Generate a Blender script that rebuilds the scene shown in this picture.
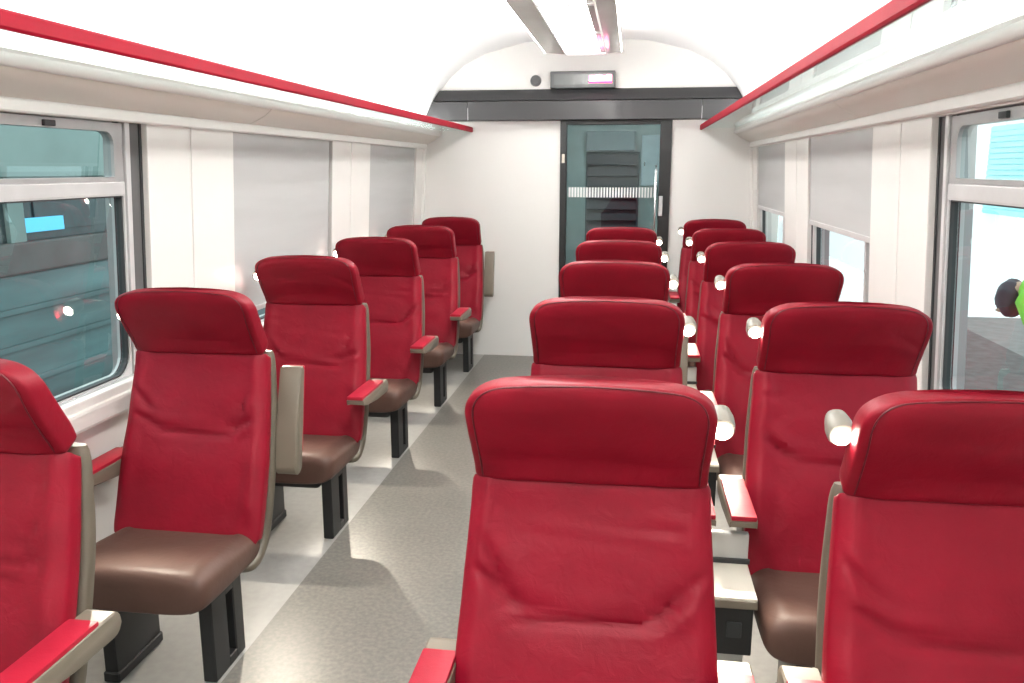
import bpy, bmesh, math, random
from mathutils import Vector, Matrix

# ------------------------------------------------------------------ reset
for o in list(bpy.data.objects):
    bpy.data.objects.remove(o)
scene = bpy.context.scene
COL = scene.collection
PI = math.pi

# ------------------------------------------------------------------ camera
F_PX, CAM_H, VPX, VPY = 830.0, 1.58, 634.0, 168.0
pitch = math.atan((341.5 - VPY) / F_PX)
yaw = math.atan((VPX - 512) / math.hypot(F_PX, 341.5 - VPY))
cam_data = bpy.data.cameras.new('camera')
cam_data.sensor_width = 36.0
cam_data.lens = F_PX * 36.0 / 1024.0
cam_data.clip_start = 0.05
cam = bpy.data.objects.new('camera', cam_data)
cam.location = (0, 0, CAM_H)
cam.rotation_euler = (PI / 2 - pitch, 0, yaw)
COL.objects.link(cam)
scene.camera = cam

# ------------------------------------------------------------------ world / exposure
world = bpy.data.worlds.new('overcast')
scene.world = world
world.use_nodes = True
bg = world.node_tree.nodes['Background']
bg.inputs[0].default_value = (0.93, 0.98, 1.0, 1)
bg.inputs[1].default_value = 2.2
scene.view_settings.view_transform = 'Standard'
scene.view_settings.look = 'None'
scene.view_settings.gamma = 1.0
scene.view_settings.use_curve_mapping = False
scene.view_settings.exposure = 0.25

MODULE_GLOW = 18.5      # ceiling diffusers
LAMP_W = 60.0            # reading lamps
CEIL_FILL = 15.0     # unseen uplight strips added behind the racks to brighten the ceiling

# ------------------------------------------------------------------ materials
def new_mat(name):
    m = bpy.data.materials.new(name)
    m.use_nodes = True
    nt = m.node_tree
    b = nt.nodes['Principled BSDF']
    return m, nt, b

def N(nt, typ, **kw):
    n = nt.nodes.new(typ)
    for k, v in kw.items():
        setattr(n, k, v)
    return n

def obj_coord(nt, scale=(1, 1, 1)):
    tc = N(nt, 'ShaderNodeTexCoord')
    mp = N(nt, 'ShaderNodeMapping')
    mp.inputs['Scale'].default_value = scale
    nt.links.new(tc.outputs['Object'], mp.inputs[0])
    return mp.outputs[0]

def mat(name, col, rough=0.5, metal=0.0, var=0.06, vscale=6.0, bump=0.0, bscale=200.0,
        spec=0.5, coat=0.0, stretch=(1, 1, 1)):
    """plain surface with a little procedural variation and fine relief"""
    m, nt, b = new_mat(name)
    co = obj_coord(nt, stretch)
    no = N(nt, 'ShaderNodeTexNoise')
    no.inputs['Scale'].default_value = vscale
    no.inputs['Detail'].default_value = 4
    nt.links.new(co, no.inputs['Vector'])
    rp = N(nt, 'ShaderNodeValToRGB')
    c0 = tuple(max(0, c * (1 - var)) for c in col) + (1,)
    c1 = tuple(min(1, c * (1 + var)) for c in col) + (1,)
    rp.color_ramp.elements[0].position = 0.35
    rp.color_ramp.elements[1].position = 0.65
    rp.color_ramp.elements[0].color = c0
    rp.color_ramp.elements[1].color = c1
    nt.links.new(no.outputs[0], rp.inputs[0])
    nt.links.new(rp.outputs[0], b.inputs['Base Color'])
    b.inputs['Roughness'].default_value = rough
    b.inputs['Metallic'].default_value = metal
    b.inputs['Specular IOR Level'].default_value = spec
    b.inputs['Coat Weight'].default_value = coat
    if bump:
        n2 = N(nt, 'ShaderNodeTexNoise')
        n2.inputs['Scale'].default_value = bscale
        n2.inputs['Detail'].default_value = 3
        nt.links.new(co, n2.inputs['Vector'])
        bp = N(nt, 'ShaderNodeBump')
        bp.inputs['Strength'].default_value = bump
        bp.inputs['Distance'].default_value = 0.002
        nt.links.new(n2.outputs[0], bp.inputs['Height'])
        nt.links.new(bp.outputs[0], b.inputs['Normal'])
    return m

def leather(name, col, rough=0.42, wr=0.35):
    m, nt, b = new_mat(name)
    co = obj_coord(nt)
    no = N(nt, 'ShaderNodeTexNoise')
    no.inputs['Scale'].default_value = 7
    no.inputs['Detail'].default_value = 5
    nt.links.new(co, no.inputs['Vector'])
    rp = N(nt, 'ShaderNodeValToRGB')
    rp.color_ramp.elements[0].position = 0.3
    rp.color_ramp.elements[1].position = 0.7
    rp.color_ramp.elements[0].color = tuple(c * 0.86 for c in col) + (1,)
    rp.color_ramp.elements[1].color = tuple(min(1, c * 1.08) for c in col) + (1,)
    nt.links.new(no.outputs[0], rp.inputs[0])
    nt.links.new(rp.outputs[0], b.inputs['Base Color'])
    b.inputs['Roughness'].default_value = rough
    b.inputs['Specular IOR Level'].default_value = 0.24
    vo = N(nt, 'ShaderNodeTexVoronoi')
    vo.inputs['Scale'].default_value = 420
    nt.links.new(co, vo.inputs['Vector'])
    n3 = N(nt, 'ShaderNodeTexNoise')
    n3.inputs['Scale'].default_value = 26
    n3.inputs['Detail'].default_value = 4
    n3.inputs['Distortion'].default_value = 0.8
    nt.links.new(co, n3.inputs['Vector'])
    b1 = N(nt, 'ShaderNodeBump')
    b1.inputs['Strength'].default_value = 0.12
    b1.inputs['Distance'].default_value = 0.001
    nt.links.new(vo.outputs[0], b1.inputs['Height'])
    b2 = N(nt, 'ShaderNodeBump')
    b2.inputs['Strength'].default_value = wr
    b2.inputs['Distance'].default_value = 0.006
    nt.links.new(n3.outputs[0], b2.inputs['Height'])
    nt.links.new(b1.outputs[0], b2.inputs['Normal'])
    nt.links.new(b2.outputs[0], b.inputs['Normal'])
    return m

def glass(name, tint, refl=0.10, rough=0.0):
    """thin pane: tinted see-through plus a Fresnel reflection"""
    m, nt, b = new_mat(name)
    nt.nodes.remove(b)
    out = nt.nodes['Material Output']
    tr = N(nt, 'ShaderNodeBsdfTransparent')
    tr.inputs[0].default_value = tint + (1,)
    gl = N(nt, 'ShaderNodeBsdfGlossy')
    gl.inputs['Roughness'].default_value = rough
    gl.inputs['Color'].default_value = (0.95, 1, 1, 1)
    fr = N(nt, 'ShaderNodeLayerWeight')          # Schlick, the same from both faces
    pw = N(nt, 'ShaderNodeMath', operation='POWER')
    pw.inputs[1].default_value = 4.0
    ma = N(nt, 'ShaderNodeMath', operation='MULTIPLY_ADD')
    ma.inputs[1].default_value = 1.0 - refl
    ma.inputs[2].default_value = refl
    ma.use_clamp = True
    mx = N(nt, 'ShaderNodeMixShader')
    nt.links.new(fr.outputs['Facing'], pw.inputs[0])
    nt.links.new(pw.outputs[0], ma.inputs[0])
    nt.links.new(ma.outputs[0], mx.inputs[0])
    nt.links.new(tr.outputs[0], mx.inputs[1])
    nt.links.new(gl.outputs[0], mx.inputs[2])
    nt.links.new(mx.outputs[0], out.inputs[0])
    return m

def glow(name, col, s):
    m, nt, b = new_mat(name)
    b.inputs['Base Color'].default_value = col + (1,)
    b.inputs['Emission Color'].default_value = col + (1,)
    b.inputs['Emission Strength'].default_value = s
    return m

def floor_mat(name, base, fleck_dark, fleck_light, rough):
    m, nt, b = new_mat(name)
    co = obj_coord(nt)
    v1 = N(nt, 'ShaderNodeTexVoronoi')
    v1.inputs['Scale'].default_value = 95
    n1 = N(nt, 'ShaderNodeTexNoise')
    n1.inputs['Scale'].default_value = 60
    n1.inputs['Detail'].default_value = 6
    n2 = N(nt, 'ShaderNodeTexNoise')
    n2.inputs['Scale'].default_value = 2.5
    for n in (v1, n1, n2):
        nt.links.new(co, n.inputs['Vector'])
    rp = N(nt, 'ShaderNodeValToRGB')
    e = rp.color_ramp.elements
    e[0].position = 0.36; e[0].color = fleck_dark + (1,)
    e[1].position = 0.66; e[1].color = fleck_light + (1,)
    mid = e.new(0.48); mid.color = base + (1,)
    nt.links.new(n1.outputs[0], rp.inputs[0])
    mx = N(nt, 'ShaderNodeMixRGB', blend_type='MULTIPLY')
    mx.inputs[0].default_value = 0.10
    nt.links.new(rp.outputs[0], mx.inputs[1])
    nt.links.new(v1.outputs['Distance'], mx.inputs[2])
    mx2 = N(nt, 'ShaderNodeMixRGB', blend_type='MULTIPLY')
    mx2.inputs[0].default_value = 0.2
    nt.links.new(mx.outputs[0], mx2.inputs[1])
    nt.links.new(n2.outputs[0], mx2.inputs[2])
    nt.links.new(mx2.outputs[0], b.inputs['Base Color'])
    b.inputs['Roughness'].default_value = rough
    b.inputs['Specular IOR Level'].default_value = 0.45
    return m

M = {}
M['red'] = leather('red_leather', (0.25, 0.0033, 0.017), 0.48, 0.34)
M['red_shaded'] = leather('red_leather_shaded', (0.225, 0.0028, 0.014), 0.48, 0.22)  # same red leather, darkened in colour for the shade on the headrests
M['piping'] = mat('piping_red', (0.10, 0.003, 0.008), 0.5)
M['brown'] = leather('brown_leather', (0.105, 0.057, 0.044), 0.45, 0.2)
M['padred'] = leather('arm_pad_red', (0.38, 0.012, 0.032), 0.45, 0.1)
M['taupe'] = mat('taupe_plastic', (0.175, 0.148, 0.112), 0.42, bump=0.1, bscale=500)
M['shell'] = mat('dark_taupe_shell', (0.115, 0.096, 0.070), 0.45, bump=0.1, bscale=500)
M['cream'] = mat('cream_plastic', (0.66, 0.61, 0.52), 0.4)
M['black'] = mat('black_steel', (0.011, 0.012, 0.013), 0.45, bump=0.1, bscale=400)
M['white'] = mat('white_laminate', (0.80, 0.79, 0.765), 0.42, var=0.012, vscale=2)
M['wall'] = mat('warm_white_panel', (0.79, 0.775, 0.745), 0.45, var=0.015, vscale=2)
M['vault'] = mat('ceiling_white', (0.86, 0.865, 0.87), 0.5, var=0.008, vscale=1.5)
M['soffit'] = mat('soffit_beige', (0.70, 0.66, 0.60), 0.30, var=0.03, vscale=1.5, stretch=(1, .3, 1))
M['alu'] = mat('window_aluminium', (0.42, 0.42, 0.42), 0.38, metal=0.35, stretch=(1, 1, .1))
M['alud'] = mat('dark_aluminium', (0.11, 0.11, 0.11), 0.5)
M['alul'] = mat('pale_aluminium', (0.62, 0.62, 0.62), 0.40, metal=0.2)
M['rubber'] = mat('dark_rubber', (0.035, 0.038, 0.04), 0.6)
M['blackgloss'] = mat('door_frame_black', (0.02, 0.022, 0.023), 0.3)
M['beam'] = mat('anthracite_beam', (0.033, 0.033, 0.035), 0.35, var=0.03, coat=0.1)
M['polished'] = mat('polished_panel', (0.66, 0.635, 0.60), 0.14, metal=0.25, var=0.04, vscale=3)
M['edge_red'] = mat('red_enamel', (0.29, 0.002, 0.016), 0.55, spec=0.15)
M['rackglass'] = glass('rack_glass', (0.90, 0.94, 0.93), 0.30)
M['winglass'] = glass('tinted_window_glass', (0.66, 0.80, 0.80), 0.07)
M['doorglass'] = glass('door_glass', (0.70, 0.82, 0.83), 0.06)
M['shade'] = mat('grey_blind_fabric', (0.475, 0.478, 0.475), 0.8, var=0.05, vscale=2.2, stretch=(.3, .3, 3), bump=0.2, bscale=700)
M['diffuser'] = glow('lit_diffuser', (1.0, 0.985, 0.95), MODULE_GLOW)
M['ceilfill'] = glow('ceiling_fill_glow', (1.0, 0.99, 0.97), CEIL_FILL)
M['sideglow'] = glow('vault_fill_strip', (1.0, 0.99, 0.96), 30.0)
M['lens'] = glow('lamp_lens', (1.0, 0.93, 0.80), 40.0)
M['lampgrey'] = mat('lamp_grey', (0.24, 0.225, 0.19), 0.35)
M['led'] = glow('led_text', (1.0, 0.04, 0.20), 1.6)
M['ledwhite'] = glow('led_core', (1.0, 0.30, 0.55), 8.0)
M['screen'] = mat('display_screen', (0.17, 0.18, 0.18), 0.25)
M['dispgrey'] = mat('display_grey', (0.10, 0.106, 0.106), 0.4)
M['aisle'] = floor_mat('aisle_vinyl', (0.175, 0.167, 0.150), (0.15, 0.144, 0.130), (0.215, 0.20, 0.176), 0.36)
M['sidefloor'] = mat('pale_grey_vinyl', (0.31, 0.305, 0.29), 0.36, var=0.05, vscale=30, spec=0.45)
M['vent'] = mat('vent_grey', (0.44, 0.44, 0.44), 0.5)
M['dots'] = mat('white_film', (0.85, 0.88, 0.88), 0.6)
M['chrome'] = mat('brushed_steel', (0.6, 0.6, 0.6), 0.25, metal=0.9)
M['panelgrey'] = mat('console_grey', (0.55, 0.55, 0.53), 0.4)
# beyond the glass
M['vwall'] = mat('vestibule_teal', (0.42, 0.52, 0.51), 0.5)
M['vdark'] = mat('vestibule_dark', (0.11, 0.14, 0.16), 0.5)
M['vpale'] = mat('pale_blue_cabinet', (0.52, 0.62, 0.66), 0.4)
M['vbox'] = mat('grey_blue_box', (0.25, 0.31, 0.33), 0.5)
M['vseat'] = mat('dark_blue_seat', (0.035, 0.045, 0.06), 0.6)
M['railcar'] = mat('railcar_teal', (0.070, 0.140, 0.145), 0.4, var=0.35, vscale=1.3, stretch=(1, .35, 2.5))
M['railband'] = mat('railcar_band', (0.085, 0.085, 0.082), 0.5, var=0.2, vscale=2)
M['railroof'] = mat('railcar_roof', (0.17, 0.25, 0.235), 0.5, var=0.15, vscale=1)
M['raildark'] = mat('railcar_windows', (0.02, 0.045, 0.05), 0.15, var=0.2)
M['bluelit'] = glow('lit_blue_window', (0.10, 0.50, 0.80), 0.55)
M['asphalt'] = mat('asphalt', (0.10, 0.095, 0.09), 0.9, var=0.2, vscale=8, bump=.3)
M['paving'] = mat('pale_paving', (0.20, 0.19, 0.18), 0.9, var=0.1)
M['bright'] = mat('white_render', (0.9, 0.9, 0.9), 0.8, var=0.01)
M['cyan'] = mat('cyan_slats', (0.30, 0.74, 0.78), 0.6, var=0.04)
M['hivis'] = mat('green_hivis', (0.22, 0.62, 0.05), 0.7)
M['trouser'] = mat('dark_trousers', (0.03, 0.035, 0.05), 0.8)
M['skin'] = mat('skin', (0.55, 0.34, 0.25), 0.55)
M['hair'] = mat('dark_hair', (0.03, 0.032, 0.045), 0.5, bump=.4, bscale=150)

# ------------------------------------------------------------------ mesh helpers
def link(name, bm, material, parent=None, smooth=False, loc=None):
    me = bpy.data.meshes.new(name)
    bm.normal_update()
    bm.to_mesh(me)
    bm.free()
    if smooth:
        for p in me.polygons:
            p.use_smooth = True
    me.materials.append(M[material] if isinstance(material, str) else material)
    o = bpy.data.objects.new(name, me)
    COL.objects.link(o)
    if parent:
        o.parent = parent
    if loc:
        o.location = loc
    return o

def smooth_by_angle(o, deg=40):
    me = o.data
    for p in me.polygons:
        p.use_smooth = True
    bm = bmesh.new(); bm.from_mesh(me)
    lim = math.radians(deg)
    for e in bm.edges:
        if len(e.link_faces) == 2:
            e.smooth = e.calc_face_angle(0) < lim
    bm.to_mesh(me); bm.free()
    return o

def box_bm(x0, x1, y0, y1, z0, z1, bevel=0.0, seg=2, bm=None):
    own = bm is None
    b = bmesh.new()
    vs = [b.verts.new((x, y, z)) for z in (z0, z1) for y in (y0, y1) for x in (x0, x1)]
    for f in ((0, 2, 3, 1), (4, 5, 7, 6), (0, 1, 5, 4), (2, 6, 7, 3), (0, 4, 6, 2), (1, 3, 7, 5)):
        b.faces.new([vs[i] for i in f])
    if bevel:
        bmesh.ops.bevel(b, geom=b.edges[:], offset=bevel, segments=seg, profile=0.6, affect='EDGES')
    if own:
        return b
    tmp = bpy.data.meshes.new('t'); b.to_mesh(tmp); b.free()
    bm.from_mesh(tmp); bpy.data.meshes.remove(tmp)
    return bm

def box(name, x0, x1, y0, y1, z0, z1, material, parent=None, bevel=0.0, seg=2):
    return link(name, box_bm(x0, x1, y0, y1, z0, z1, bevel, seg), material, parent)

def loft(rings, cap=True, bm=None):
    bm = bm or bmesh.new()
    vr = [[bm.verts.new(p) for p in r] for r in rings]
    n = len(rings[0])
    for a, b in zip(vr, vr[1:]):
        for i in range(n):
            j = (i + 1) % n
            bm.faces.new((a[i], a[j], b[j], b[i]))
    if cap:
        bm.faces.new(list(reversed(vr[0])))
        bm.faces.new(vr[-1])
    bmesh.ops.recalc_face_normals(bm, faces=bm.faces[:])
    return bm

def tube_bm(pts, r, n=8, bm=None, closed=False):
    pts = [Vector(p) for p in pts]
    rings = []
    for i, p in enumerate(pts):
        a = pts[i - 1] if i else pts[0]
        b = pts[i + 1] if i < len(pts) - 1 else pts[-1]
        t = (b - a).normalized()
        u = t.cross(Vector((0, 0, 1)))
        if u.length < 0.1:
            u = t.cross(Vector((0, 1, 0)))
        u.normalize()
        w = t.cross(u)
        rings.append([p + u * r * math.cos(k * 2 * PI / n) + w * r * math.sin(k * 2 * PI / n) for k in range(n)])
    return loft(rings, True, bm)

def cyl_bm(c, axis, r, length, n=20, bm=None, r2=None):
    c = Vector(c); a = Vector(axis).normalized()
    return_r2 = r if r2 is None else r2
    u = a.cross(Vector((0, 0, 1)))
    if u.length < 0.1:
        u = a.cross(Vector((0, 1, 0)))
    u.normalize(); w = a.cross(u)
    rings = []
    for s, rr in ((0, r), (1, return_r2)):
        rings.append([c + a * length * s + u * rr * math.cos(k * 2 * PI / n) + w * rr * math.sin(k * 2 * PI / n) for k in range(n)])
    return loft(rings, True, bm)

def extrude_profile(pts, y0, y1, closed=True, thick=None):
    """profile points (x,z) swept along y; closed polygon"""
    return loft([[Vector((x, y0, z)) for x, z in pts], [Vector((x, y1, z)) for x, z in pts]], True)

def empty(name, loc=(0, 0, 0), rz=0):
    o = bpy.data.objects.new(name, None)
    o.empty_display_size = 0.1
    o.location = loc
    o.rotation_euler = (0, 0, rz)
    COL.objects.link(o)
    return o

def tag(o, label, cat, group=None):
    o['label'] = label
    o['category'] = cat
    if group:
        o['group'] = group
    return o

def struct(o, label=None, cat=None):
    o['kind'] = 'structure'
    if label:
        o['label'] = label
    if cat:
        o['category'] = cat
    return o

def interp(tab, v):
    if v <= tab[0][0]:
        return tab[0][1:]
    for a, b in zip(tab, tab[1:]):
        if v <= b[0]:
            t = (v - a[0]) / (b[0] - a[0])
            return tuple(p + (q - p) * t for p, q in zip(a[1:], b[1:]))
    return tab[-1][1:]

def catmull(tab, v):
    """smooth interpolation of tuples keyed by first column"""
    n = len(tab)
    if v <= tab[0][0]: return tab[0][1:]
    if v >= tab[-1][0]: return tab[-1][1:]
    for i in range(n - 1):
        if v <= tab[i + 1][0]:
            break
    p0 = tab[max(i - 1, 0)]; p1 = tab[i]; p2 = tab[i + 1]; p3 = tab[min(i + 2, n - 1)]
    h = p2[0] - p1[0]; t = (v - p1[0]) / h
    out = []
    for k in range(1, len(p1)):
        m1 = (p2[k] - p0[k]) / max(p2[0] - p0[0], 1e-6) * h
        m2 = (p3[k] - p1[k]) / max(p3[0] - p1[0], 1e-6) * h
        out.append((2*t**3-3*t**2+1)*p1[k] + (t**3-2*t**2+t)*m1 + (-2*t**3+3*t**2)*p2[k] + (t**3-t**2)*m2)
    return tuple(out)

# ------------------------------------------------------------------ carriage geometry
CX = -0.405            # centre line of the carriage
DEND = 6.90            # end bulkhead
YB = -2.6              # rear closure behind the camera
def wx(side, z, d=0.0):
    """inner wall surface at height z, d metres outwards; the side leans out towards the floor"""
    return CX + side * (1.325 + (1.72 - z) * 0.058 + d)

def wall_box_bm(side, y0, y1, z0, z1, d0, d1, bevel=0.0, bm=None):
    b = box_bm(d0, d1, y0, y1, z0, z1, bevel)
    for v in b.verts:
        v.co.x = wx(side, v.co.z, v.co.x)
    if side < 0:
        bmesh.ops.reverse_faces(b, faces=b.faces[:])
    if bm is None:
        return b
    tmp = bpy.data.meshes.new('t'); b.to_mesh(tmp); b.free()
    bm.from_mesh(tmp); bpy.data.meshes.remove(tmp)
    return bm

def wbox(name, side, y0, y1, z0, z1, d0, d1, material, parent=None, bevel=0.0):
    return link(name, wall_box_bm(side, y0, y1, z0, z1, d0, d1, bevel), material, parent)

# floor ---------------------------------------------------------------
fl = struct(box('floor', -2.0, 1.15, YB, DEND + 0.05, -0.08, -0.001, 'sidefloor'))
box('aisle_vinyl', -1.235, -0.36, YB, DEND, -0.01, 0.0005, 'aisle', fl)

# side walls ----------------------------------------------------------
WIN = [(1.56, 2.84), (3.50, 4.73), (5.44, 6.64), (-0.38, 0.85), (-2.32, -1.09)]
ZS, ZT = 0.84, 1.735
for side, nm in ((-1, 'wall_left'), (1, 'wall_right')):
    bm = bmesh.new()
    wall_box_bm(side, YB, DEND + .05, 0.0, ZS - .03, 0.0, 0.10, 0, bm)
    wall_box_bm(side, YB, DEND + .05, ZT, 2.02, 0.0, 0.10, 0, bm)
    ys = sorted(WIN)
    edges = [YB] + [e for w in ys for e in w] + [DEND + .05]
    for a, b in zip(edges[0::2], edges[1::2]):
        wall_box_bm(side, a + .012, b - .012, ZS - .03, ZT, 0.02, 0.10, 0, bm)
    w = struct(link(nm, bm, 'wall'))
    # pillar panels, two per pier with an open joint between them
    for a, b in zip(edges[0::2], edges[1::2]):
        if b - a > 0.5:
            mid = a + (b - a) * 0.46
            spans = [(a, mid - .004), (mid + .004, b)]
        else:
            spans = [(a, b)]
        for s in spans:
            wbox('pillar_panel', side, s[0], s[1], ZS - .03, ZT, -0.004, 0.021, 'wall', w, 0.004)
    # skirting and dado ledge under the windows
    wbox('dado_ledge', side, YB, DEND, ZS - .10, ZS - .03, -0.045, 0.0, 'wall', w, 0.012)
    wbox('heater_cover', side, YB, DEND, 0.02, 0.20, -0.05, 0.0, 'vent', w, 0.012)

# windows -------------------------------------------------------------
def rrect(y0, y1, z0, z1, r, n=6, radii=None):
    """rounded rectangle outline (y,z), counter-clockwise, with matching outer corner index"""
    pts, ci = [], []
    rb, rt = r if isinstance(r, tuple) else (r, r)          # bottom and top corner radius
    cs = [(y1 - rb, z0 + rb, -PI/2, 0), (y1 - rt, z1 - rt, 0, 1), (y0 + rt, z1 - rt, PI/2, 2), (y0 + rb, z0 + rb, PI, 3)]
    for cy, cz, a0, k in cs:
        r = rb if k in (0, 3) else rt
        for i in range(n + 1):
            a = a0 + (PI / 2) * i / n
            pts.append((cy + r * math.cos(a), cz + r * math.sin(a)))
            ci.append(k)
    return pts, ci

def frame_plate(side, outer, inner, r, d0, d1):
    """a frame with a rounded opening, mapped onto the leaning wall"""
    oy0, oy1, oz0, oz1 = outer
    pts, ci = rrect(*inner, r)
    oc = [(oy1, oz0), (oy1, oz1), (oy0, oz1), (oy0, oz0)]
    bm = bmesh.new()
    def V(p, d):
        return bm.verts.new((wx(side, p[1], d), p[0], p[1]))
    rings = {}
    for d in (d0, d1):
        rings[d] = ([V(p, d) for p in pts], [V(p, d) for p in oc])
    n = len(pts)
    for d in (d0, d1):
        inn, out = rings[d]
        for i in range(n):
            j = (i + 1) % n
            if ci[i] == ci[j]:
                bm.faces.new((inn[i], inn[j], out[ci[i]]))
            else:
                bm.faces.new((inn[i], inn[j], out[ci[j]], out[ci[i]]))
    for i in range(n):
        j = (i + 1) % n
        bm.faces.new((rings[d0][0][i], rings[d0][0][j], rings[d1][0][j], rings[d1][0][i]))
    for i in range(4):
        j = (i + 1) % 4
        bm.faces.new((rings[d0][1][i], rings[d0][1][j], rings[d1][1][j], rings[d1][1][i]))
    bmesh.ops.recalc_face_normals(bm, faces=bm.faces[:])
    return bm

def pane(name, side, y0, y1, z0, z1, r, d, material, parent):
    pts, _ = rrect(y0, y1, z0, z1, r)
    bm = bmesh.new()
    a = [bm.verts.new((wx(side, z, d), y, z)) for y, z in pts]
    bm.faces.new(a)
    return link(name, bm, material, parent)

wn = 0
for side in (-1, 1):
    for y0, y1 in WIN:
        wn += 1
        win = struct(link('window_%d' % wn, frame_plate(side, (y0, y1, ZS, ZT), (y0 + .126, y1 - .126, ZS + .004, 1.725), .03, 0.05, 0.085), 'alu'))
        # outer jambs: pale strip and dark rubber groove
        for s in (0, 1):
            e = y0 if s == 0 else y1
            g = 1 if s == 0 else -1
            wbox('rubber_groove', side, min(e, e + g * .014), max(e, e + g * .014), ZS, ZT, 0.018, 0.06, 'rubber', win)
            wbox('rail_strip', side, min(e + g*.014, e + g*.080), max(e + g*.014, e + g*.080), ZS, ZT, 0.022, 0.06, 'alud', win)
            wbox('rubber_groove', side, min(e + g*.080, e + g*.090), max(e + g*.080, e + g*.090), ZS, ZT, 0.03, 0.06, 'rubber', win)
            wbox('pale_jamb', side, min(e + g*.090, e + g*.116), max(e + g*.090, e + g*.116), ZS, ZT, 0.006, 0.06, 'alul', win, .003)
            wbox('rubber_groove', side, min(e + g*.116, e + g*.122), max(e + g*.116, e + g*.122), ZS, ZT, 0.03, 0.06, 'rubber', win)
        # opening hopper light above, transom, fixed pane below
        iy0, iy1 = y0 + .122, y1 - .122
        hop = link('hopper_frame', frame_plate(side, (iy0, iy1, 1.535, 1.73), (iy0 + .050, iy1 - .050, 1.55, 1.700), (.006, .042), 0.014, 0.05), 'alu', win)
        pane('upper_pane', side, iy0 + .046, iy1 - .046, 1.546, 1.704, (.005, .035), 0.026, 'winglass', win)
        wbox('transom', side, iy0, iy1, 1.488, 1.534, 0.010, 0.07, 'alul', win, .004)
        low = link('lower_frame', frame_plate(side, (iy0, iy1, ZS - .0, 1.489), (iy0 + .008, iy1 - .008, ZS + .008, 1.486), (.075, .006), 0.012, 0.06), 'alul', win)
        link('seal', frame_plate(side, (iy0 + .005, iy1 - .005, ZS + .005, 1.4875), (iy0 + .015, iy1 - .015, ZS + .014, 1.481), (.07, .006), 0.018, 0.045), 'rubber', win)
        pane('lower_pane', side, iy0 + .012, iy1 - .012, ZS + .012, 1.483, (.06, .005), 0.028, 'winglass', win)
        wbox('latch', side, (iy0+iy1)/2 + .12, (iy0+iy1)/2 + .17, 1.704, 1.722, 0.004, 0.016, 'rubber', win, .003)
        # sill with vent tiles
        wbox('sill', side, y0, y1, ZS - .04, ZS, -0.03, 0.075, 'white', win, .006)
        nt_ = 6
        for k in range(nt_):
            a = y0 + .06 + k * (y1 - y0 - .12) / nt_
            wbox('vent_tile', side, a + .004, a + (y1 - y0 - .12) / nt_ - .004, ZS - .002, ZS + .003, 0.0, 0.028, 'vent', win, .001)

# roller blinds -------------------------------------------------------
def blind(side, y0, y1, zb, label):
    r = tag(empty('roller_blind', (wx(side, 1.72, .01), (y0 + y1) / 2, zb)), label, 'blind')
    inv = Matrix.Translation(-r.location)
    def add(nm, bm, m):
        bmesh.ops.transform(bm, matrix=inv, verts=bm.verts[:])
        return link(nm, bm, m, r)
    add('fabric', wall_box_bm(side, y0 + .004, y1 - .045, zb, 1.735, 0.0015, 0.004), 'shade')
    add('bottom_bar', wall_box_bm(side, y0 + .004, y1 - .045, zb - .022, zb + .004, -0.003, 0.008, .003), 'alul')
    return r
blind(-1, 3.50, 4.73, 0.93, 'grey roller blind fully lowered over the middle left window')
blind(-1, 5.44, 6.64, 0.93, 'grey roller blind fully lowered over the left window next to the end wall')
blind(1, 3.50, 4.73, 1.305, 'grey roller blind half lowered over the middle right window')
blind(1, 5.44, 6.64, 1.30, 'grey roller blind half lowered over the right window next to the end wall')

# luggage racks -------------------------------------------------------
def rack(side, dz, label):
    r = tag(empty('luggage_rack', (wx(side, 1.75), 2.0, 1.75 + dz)), label, 'luggage rack')
    base = CX + side * 1.325
    def P(a, z):
        return (base - side * a, z + dz)
    inv = Matrix.Translation(-r.location)
    def add(nm, pts, m, y0=YB, y1=DEND - .003, sm=False):
        bm = extrude_profile([P(*p) for p in pts], y0, y1)
        bmesh.ops.transform(bm, matrix=inv, verts=bm.verts[:])
        o = link(nm, bm, m, r)
        if sm: smooth_by_angle(o, 50)
        return o
    add('window_lip', [(-.01, 1.772), (.022, 1.772), (.026, 1.765), (.026, 1.738), (.020, 1.733), (-.01, 1.733)], 'white')
    segs = [(YB, 1.2), (1.205, 3.62), (3.625, DEND - .003)]
    for a, b in segs:
        add('soffit_panel', [(.018, 1.770), (.06, 1.787), (.10, 1.808), (.128, 1.830), (.132, 1.84), (.10, 1.85), (0, 1.80)], 'soffit', a, b, True)
    nose = [(.134 + .016 * math.cos(t), 1.853 + .018 * math.sin(t)) for t in [k * 2 * PI / 14 for k in range(14)]]
    add('nose_rail', nose, 'white', sm=True)
    add('glass_shelf', [(.13, 1.880), (.398, 1.880), (.398, 1.888), (.13, 1.888)], 'rackglass')
    add('red_edge_strip', [(.396, 1.872), (.402, 1.866), (.410, 1.866), (.414, 1.872), (.414, 1.902), (.408, 1.908), (.400, 1.906), (.396, 1.898)], 'edge_red')
    add('edge_channel', [(.380, 1.876), (.3965, 1.871), (.3965, 1.8965), (.380, 1.892)], 'alu')
    add('back_rail', [(0.0, 1.868), (.14, 1.868), (.14, 1.880), (0.0, 1.880)], 'white')
    add('ceiling_fill_strip', [(.03, 1.881), (.115, 1.881), (.115, 1.886), (.03, 1.886)], 'ceilfill', YB + .1, DEND - .1)  # added glow for the vault, hidden on top of the back rail
    return r
rack(-1, 0.0, 'glass luggage rack with red front edge running above the left windows')
rack(1, 0.008, 'glass luggage rack with red front edge running above the right windows')

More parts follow.
